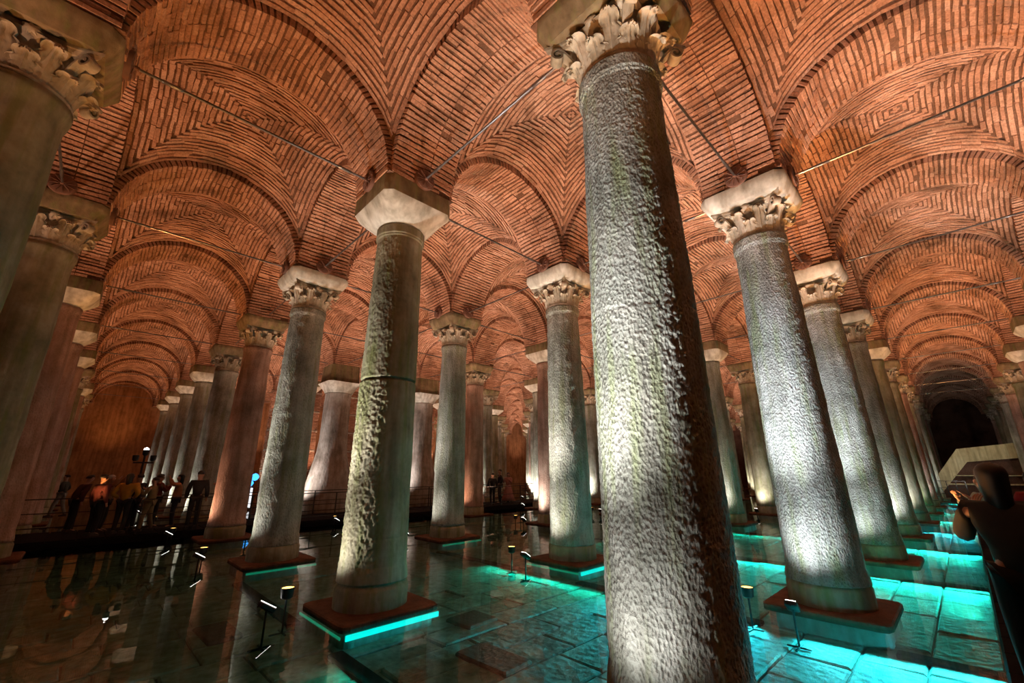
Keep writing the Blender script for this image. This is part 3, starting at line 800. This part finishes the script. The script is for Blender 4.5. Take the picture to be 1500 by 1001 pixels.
# ------------------------------------------------------------------ brick piers walling off the middle back bays
def brick_pier(label, x0, x1, y0, y1):
    t = thing('brick_wall_block', label, 'wall', ((x0+x1)/2, (y0+y1)/2, -.45)); hx, hy = (x1-x0)/2, (y1-y0)/2
    m = MB(); m.box((-hx+.03, -hy+.03, 0), (hx-.03, hy-.03, 9.3)); link('core', m.mesh('core', M_MORTAR), t)
    b = MB(); bd = MB(); z = .0; k = 0; rnd = random.Random(9)
    while z < 8.9:
        if k % 12 == 11:
            bd.bev((-hx-.02, -hy-.02, z), (hx+.02, hy+.02, z+.11), .01); z += .15; k += 1; continue
        x = -hx+(k % 2)*.2
        while x < hx:
            l = rnd.uniform(.32, .45); d = rnd.uniform(.0, .03); b.box((x, -hy-d, z), (min(hx, x+l-.02), -hy+.06, z+.075)); x += l
        y = -hy
        while y < hy:
            l = rnd.uniform(.28, .4); d = rnd.uniform(.0, .07); b.box((-hx-d, y, z), (-hx+.06, min(hy, y+l-.02), z+.075)); y += l
        z += .105; k += 1
    link('brick_facing', b.mesh('brick_facing', M_BRICK), t, kind='stuff'); link('stone_bands', bd.mesh('stone_bands', M_BAND), t, kind='stuff')
    return t
brick_pier('brick wall block with pale bands, left one behind the fat pillars', 4.55, 7.4, 28.9, 30.1)
brick_pier('long brick wall block with pale bands, right one behind the fat pillars', 8.9, 17.0, 28.9, 30.1)
spot((3.0, 28.6, .4), (4.6, 29.5, 4), 260, WHITE, 70, .5, .08); spot((8.2, 28.4, .4), (8.9, 29.5, 4), 200, WHITE, 70, .5, .08)
# ------------------------------------------------------------------ end of the right aisle: stairs with a pale parapet
t = thing('staircase', 'stone staircase with pale sloping parapet at the end of the turquoise aisle', 'stairs', (0, 0, 0))
def strip(pts, y0, y1, mat, name, x0, th=.5):
    m = MB()
    lo = [(x0, yy, z) for yy, z in pts]; n = len(pts)
    v = lo+[(x0+th, yy, z) for yy, z in pts]; f = [tuple(range(n)), tuple(range(2*n-1, n-1, -1))]+[(k, k+n, (k+1) % n+n, (k+1) % n) for k in range(n)]
    m.add(v, f); return link(name, m.mesh(name, mat), t)
XS = 41.0
strip([(-.4, 1.55), (-1.75, 3.35), (-5.6, 3.75), (-5.6, 2.75), (-2.1, 2.45), (-.4, .35)], 0, 0, M_PARA, 'parapet', XS)
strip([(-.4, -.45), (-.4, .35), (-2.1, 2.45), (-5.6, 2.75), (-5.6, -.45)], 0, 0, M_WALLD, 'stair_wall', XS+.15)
m = MB(); m.bev((XS-.04, -5.6, .9), (XS+.14, -.6, 1.0), .02); m.bev((XS-.04, -5.6, 1.5), (XS+.14, -1.2, 1.56), .02); link('moulding', m.mesh('moulding', M_PARA), t)
sm = MB()
for k in range(11): sm.bev((XS+.6, -.5-k*.28-.3, -.4), (XS+2.2, -.5-k*.28, .45+k*.19), .01)
link('steps', sm.mesh('steps', M_PARA), t)
railing('railing', 'low dark railing at the foot of the far staircase', (39.5, -.3, .2), (39.5, -1.7, .2), 1.0, 3)
spot((38.0, -2.6, 5.5), (41.2, -2.8, 3.0), 110, (1, .85, .55), 90, .8, .2)
area((38.6, -1.6, 1.2), (1, .6, .6), .3, .3, 20, WHITE)
# ------------------------------------------------------------------ lamp post and lit display
t = thing('lamp_post', 'slim dark post with small spotlights standing behind the crowd', 'lamp post', (-2.05, 19.9, -.4))
m = MB(); m.tube([(0, 0, 0), (0, 0, 3.0)], .035, 10); m.lathe([(.16, .0), (.16, .03), (.05, .05)], 16); link('pole', m.mesh('pole', M_DARKM, True), t)
m = MB(); m.tube([(-.3, 0, 2.75), (.3, 0, 2.75)], .03, 8); link('crossbar', m.mesh('crossbar', M_DARKM), t)
for x, z in ((-.26, 2.8), (.26, 2.8), (0, 3.0)):
    m = MB(); m.lathe([(.05, 0), (.09, .05), (.1, .2), (.085, .22)], 14); q = link('spotlight_head', m.mesh('spotlight_head', M_DARKM, True), t, (x, 0, z))
m = MB(); m.lathe([(.085, .0), (.07, .05), (.03, .08), (0.004, .085)], 14); link('lamp_glass', m.mesh('lamp_glass', M_LW, True), q, (0, 0, .22))
t = thing('light_display', 'glowing blue and white standing display behind the red-brown column', 'display', (3.2, 26.0, -.4), rz=.4)
m = MB(); m.bev((-.20, -.05, .5), (.12, .05, 1.55), .02); link('panel', m.mesh('panel', M_LWS), t)
for x, z in ((-.12, 1.80), (.16, 2.12)):
    m = MB(); m.lathe([(.02, -.2), (.12, -.15), (.18, -.06), (.2, .0), (.18, .06), (.12, .15), (.02, .2)], 18); link('blue_globe', m.mesh('blue_globe', M_LB, True), t, (x, 0, z))
m = MB(); m.tube([(0, 0, 0), (0, 0, .55)], .06, 8); m.tube([(-.1, 0, 1.5), (-.12, 0, 1.65)], .04, 6); m.tube([(.08, 0, 1.5), (.16, 0, 1.95)], .03, 6); link('stand', m.mesh('stand', M_DARKM), t)
# ------------------------------------------------------------------ people
SKIN = [flat('skin_light', (.42, .24, .17), .55), flat('skin_tan', (.30, .16, .10), .55)]
HAIRM = flat('dark_hair', (.012, .009, .008), .5); HAIRW = flat('white_cap', (.6, .58, .55), .8)
CL = {}
def cloth(c):
    if c not in CL: CL[c] = flat('cloth_%d' % len(CL), c, .85)
    return CL[c]
def skin_obj(name, parent, V, E_, R_, mat, root=0, sub=1):
    me = bpy.data.meshes.new(name); me.from_pydata(V, E_, []); me.update(); me.materials.append(mat)
    o = link(name, me, parent)
    mod = o.modifiers.new('skin', 'SKIN'); mod.use_smooth_shade = True
    sv = me.skin_vertices[0].data
    for k, r_ in enumerate(R_):
        sv[k].radius = r_ if isinstance(r_, tuple) else (r_, r_); sv[k].use_root = (k == root)
    s_ = o.modifiers.new('sub', 'SUBSURF'); s_.levels = sub; s_.render_levels = sub
    return o
def person(label, x, y, face, h=1.7, top=(.02, .02, .025), legs=(.015, .015, .02), hair='short', arms='down', stride=.0, dress=False, skin=0, z=.206, fingers=False, lean=0, bag=None):
    t = thing('person', label, 'person', (x, y, z), face); k = h/1.75
    S_ = lambda p: (p[0]*k+lean*max(0, p[2]-.9)*k, p[1]*k, p[2]*k)
    # skeleton; figure faces +X, left is +Y
    J = {'pel': (0, 0, .95), 'bel': (.0, 0, 1.08), 'che': (0, 0, 1.28), 'nb': (-.01, 0, 1.46), 'nk': (.0, 0, 1.52), 'hd': (.015, 0, 1.60), 'hd2': (.015, 0, 1.68), 'crown': (.01, 0, 1.715)}
    arm = {'down': ((.0, .20, 1.41), (-.03, .26, 1.13), (.05, .27, .88)), 'phone': ((.0, .20, 1.41), (.14, .25, 1.17), (.33, .13, 1.38)), 'up': ((.0, .20, 1.43), (.18, .27, 1.42), (.30, .17, 1.66)),
           'hip': ((.0, .20, 1.41), (-.08, .34, 1.16), (.08, .18, 1.02))}
    al, ar = (arms, arms) if isinstance(arms, str) else arms
    def side(a, s_): return [(p[0], p[1]*s_, p[2]) for p in arm[a]]
    La, Ra = side(al, 1), side(ar, -1)
    def leg(s_, st): return [(0, .09*s_, .92), (.03+st*.5, .10*s_, .50), (st*1.0-.02, .10*s_, .08), (st+.15, .115*s_, .035)]
    Ll, Rl = leg(1, stride), leg(-1, -stride)
    V = []; E_ = []; R_ = []
    def av(p, r_, pr=None):
        V.append(S_(p)); R_.append((r_[0]*k, r_[1]*k) if isinstance(r_, tuple) else r_*k)
        if pr is not None: E_.append((pr, len(V)-1))
        return len(V)-1
    pe = av(J['pel'], (.13, .10)); be = av(J['bel'], (.12, .09), pe); ch = av(J['che'], (.145, .10), be); nb = av(J['nb'], (.075, .06), ch); nk = av(J['nk'], .052, nb); hd = av(J['hd'], (.075, .085), nk); h2 = av(J['hd2'], (.078, .092), hd); av(J['crown'], (.05, .06), h2)
    av((.105, 0, 1.605), (.016, .02), hd)     # nose
    for s_ in (1, -1): av((.01, .083*s_, 1.61), (.012, .02), hd)   # ears
    for A, s_ in ((La, 1), (Ra, -1)):
        a1 = av(A[0], .055, ch); a2 = av(A[1], .043, a1); a3 = av(A[2], .028, a2)
        d = (Vector(A[2])-Vector(A[1])).normalized(); pm_ = Vector(A[2])+d*.08; a4 = av(pm_, (.038, .018), a3)
        if fingers:
            sd_ = d.cross(Vector((0, s_, 0)).cross(d)).normalized() if False else Vector((1, 0, 0)) if al == 'down' else Vector((0, 0, 1)).cross(d).normalized()
            for q, ln in enumerate((.07, .08, .075, .06)):
                o_ = sd_*(.027-.018*q); b1 = av(pm_+o_+d*.03, .0085, a4); b2 = av(pm_+o_+d*(.03+ln*.55), .0080, b1); av(pm_+o_+d*(.03+ln)+Vector((0, -s_*.012, 0)), .007, b2)
            b1 = av(Vector(A[2])+d*.035+sd_*.045, .011, a4); av(Vector(A[2])+d*.085+sd_*.06, .009, b1)
    for G in (Ll, Rl):
        g1 = av(G[0], .085, pe); g2 = av(G[1], .058, g1); g3 = av(G[2], .038, g2); av(G[3], (.035, .025), g3)
    skin_obj('body', t, V, E_, R_, SKIN[skin], pe)
    # upper garment: torso and sleeves
    V = []; E_ = []; R_ = []
    pe = av((0, 0, .90), (.165, .13)); be = av(J['bel'], (.15, .12), pe); ch = av((0, 0, 1.30), (.18, .13), be); nb = av((-.01, 0, 1.45), (.10, .08), ch)
    for A in (La, Ra):
        a1 = av(A[0], .082, ch); a2 = av(A[1], .072, a1)
        e = Vector(A[1]).lerp(Vector(A[2]), .88); av(e, .056, a2)
    skin_obj('jacket' if not dress else 'dress_top', t, V, E_, R_, cloth(top), pe)
    if dress:
        m = MB(); rings = []
        for q, (r_, z_) in enumerate(((.40, .12), (.34, .35), (.27, .6), (.20, .85), (.17, 1.02))):
            rings.append([((r_*(1+.08*math.sin(a_*PI/20*14+q)))*.8*math.cos(PI*a_/20)*k, r_*(1+.08*math.sin(a_*PI/20*14+q))*math.sin(PI*a_/20)*k, z_*k) for a_ in range(40)])
        m.loft(rings); link('skirt', m.mesh('skirt', cloth(legs), 'all'), t)
    else:
        V = []; E_ = []; R_ = []
        pe = av((0, 0, .97), (.14, .115))
        for G in (Ll, Rl):
            g1 = av(G[0], .105, pe); g2 = av(G[1], .076, g1); av(G[2], .060, g2)
        skin_obj('trousers', t, V, E_, R_, cloth(legs), pe)
    for G in (Ll, Rl):
        m = MB(); fx, fy = G[2][0]*k, G[2][1]*k; rings = []
        for q, (xx, w_, hh) in enumerate(((-.07, .03, .05), (-.05, .042, .09), (.03, .042, .10), (.10, .05, .065), (.17, .045, .05), (.20, .02, .03))):
            rings.append([(fx+xx*k, fy-w_*k, .0), (fx+xx*k, fy+w_*k, 0), (fx+xx*k, fy+w_*.8*k, hh*k), (fx+xx*k, fy-w_*.8*k, hh*k)])
        m.loft(rings); link('shoe', m.mesh('shoe', cloth((.05, .045, .04)), True), t)
    # hair
    m = MB(); rings = []; hz = 1.665; n = 16
    rows = [(-.02, .098), (.01, .104), (.045, .098), (.072, .080), (.090, .055), (.102, .022)] if hair != 'long' else [(-.30, .05), (-.22, .085), (-.1, .095), (-.02, .100), (.01, .106), (.045, .100), (.072, .082), (.092, .057), (.105, .022)]
    for dz, r_ in rows:
        ring = []
        for q in range(n):
            tt = 2*PI*q/n; fx = math.cos(tt)
            if dz < .04 and fx > .35: rr_ = r_*.62
            else: rr_ = r_
            ring.append(S_((-.012+rr_*1.08*fx, rr_*.92*math.sin(tt), hz+dz)))
        rings.append(ring)
    m.loft(rings); link('cap' if hair == 'cap' else 'hair', m.mesh('hair', HAIRW if hair == 'cap' else HAIRM, 'all'), t)
    if bag:
        m = MB(); m.bev((-.06*k, .26*k, .75*k), (.08*k, .33*k, 1.02*k), .02); link('bag', m.mesh('bag', cloth(bag), True), t)
    return t
# figure angles: 0 faces +X; camera direction from the crowd is roughly -Y
person('dark-jacketed man with pale waistband seen from behind beside the red-brown column', -.72, 16.25, 1.4, 1.82, (.02, .018, .02), (.02, .02, .022), 'short', 'down')
person('woman in orange blouse raising a drink among the crowd', -1.15, 17.1, 3.0, 1.70, (.50, .20, .10), (.015, .015, .03), 'long', 'up')
person('dark-haired person close left of the orange-bloused woman', -1.62, 17.75, .2, 1.72, (.18, .03, .02), (.02, .02, .02), 'short', 'phone')
person('person in tan patterned outfit at the middle of the crowd', -1.85, 16.75, 2.6, 1.62, (.22, .17, .09), (.20, .16, .09), 'short', 'phone', .12)
person('dark-clothed person in the crowd under the lamp post', -2.2, 17.45, 2.2, 1.72, (.02, .02, .03), (.02, .02, .03), 'short', 'phone')
person('person in pale cap pointing with raised arms in the crowd', -2.9, 17.55, -.4, 1.70, (.25, .14, .07), (.03, .03, .03), 'cap', 'up')
person('long-haired person in yellow jacket with its back in the orange light', -2.5, 16.5, 1.1, 1.74, (.50, .27, .03), (.02, .02, .02), 'long', 'hip')
person('large dark-clothed person at the left front of the crowd', -3.1, 16.45, .6, 1.72, (.10, .02, .02), (.01, .01, .015), 'short', 'down')
person('dark-haired person stooping at the back left of the crowd', -3.6, 18.0, .4, 1.70, (.07, .02, .02), (.02, .02, .02), 'short', 'down', lean=.3)
person('person walking alone in the shadows left of the crowd', -4.1, 25.5, 2.8, 1.7, (.03, .035, .03), (.18, .18, .17), 'short', 'hip', .22)
person('person half hidden behind the left edge of the red-brown column', .20, 16.9, 2.8, 1.72, (.02, .02, .02), (.35, .22, .16), 'short', 'phone')
person('woman in white skirt with dark shawl, leftmost of four by the railing', 12.5, 17.45, 1.2, 1.70, (.20, .13, .12), (.60, .52, .5), 'long', 'down', dress=True)
person('man in dark clothes, second of the four by the railing', 12.78, 16.55, 1.2, 1.66, (.01, .01, .012), (.01, .01, .015), 'short', 'down')
person('tall man in dark jacket, third of the four by the railing', 13.65, 16.9, 2.6, 1.86, (.012, .012, .018), (.06, .05, .045), 'short', 'hip')
person('woman in a pink dress looking down, rightmost of four by the railing', 14.6, 17.2, 3.6, 1.68, (.40, .17, .15), (.42, .18, .16), 'long', 'phone', dress=True)
person('dark figure at the right edge of the cracked olive column', 6.9, 16.8, 1.4, 1.70, (.02, .02, .02), (.02, .02, .02), 'short', 'down')
person('person in pink top standing far behind the cushion-capital column', 24.5, 16.9, 3.4, 1.68, (.5, .22, .2), (.1, .08, .08), 'short', 'down')
person('large dark silhouette of a person from behind at the right photo edge', 1.9, -1.98, .1, 1.80, (.035, .035, .03), (.006, .006, .008), 'long', 'phone', fingers=True)
person('person in pale blue shirt just ahead of the large silhouette', 7.0, -1.99, 2.2, 1.66, (.28, .40, .42), (.02, .02, .02), 'short', 'phone', fingers=True)
person('person in dark red shirt beyond the large silhouette at the photo edge', 6.4, -2.5, .3, 1.72, (.20, .01, .02), (.01, .01, .015), 'long', 'down', fingers=True)
print('lights', NL[0], 'columns', len(COLS), 'objects', len(bpy.data.objects))
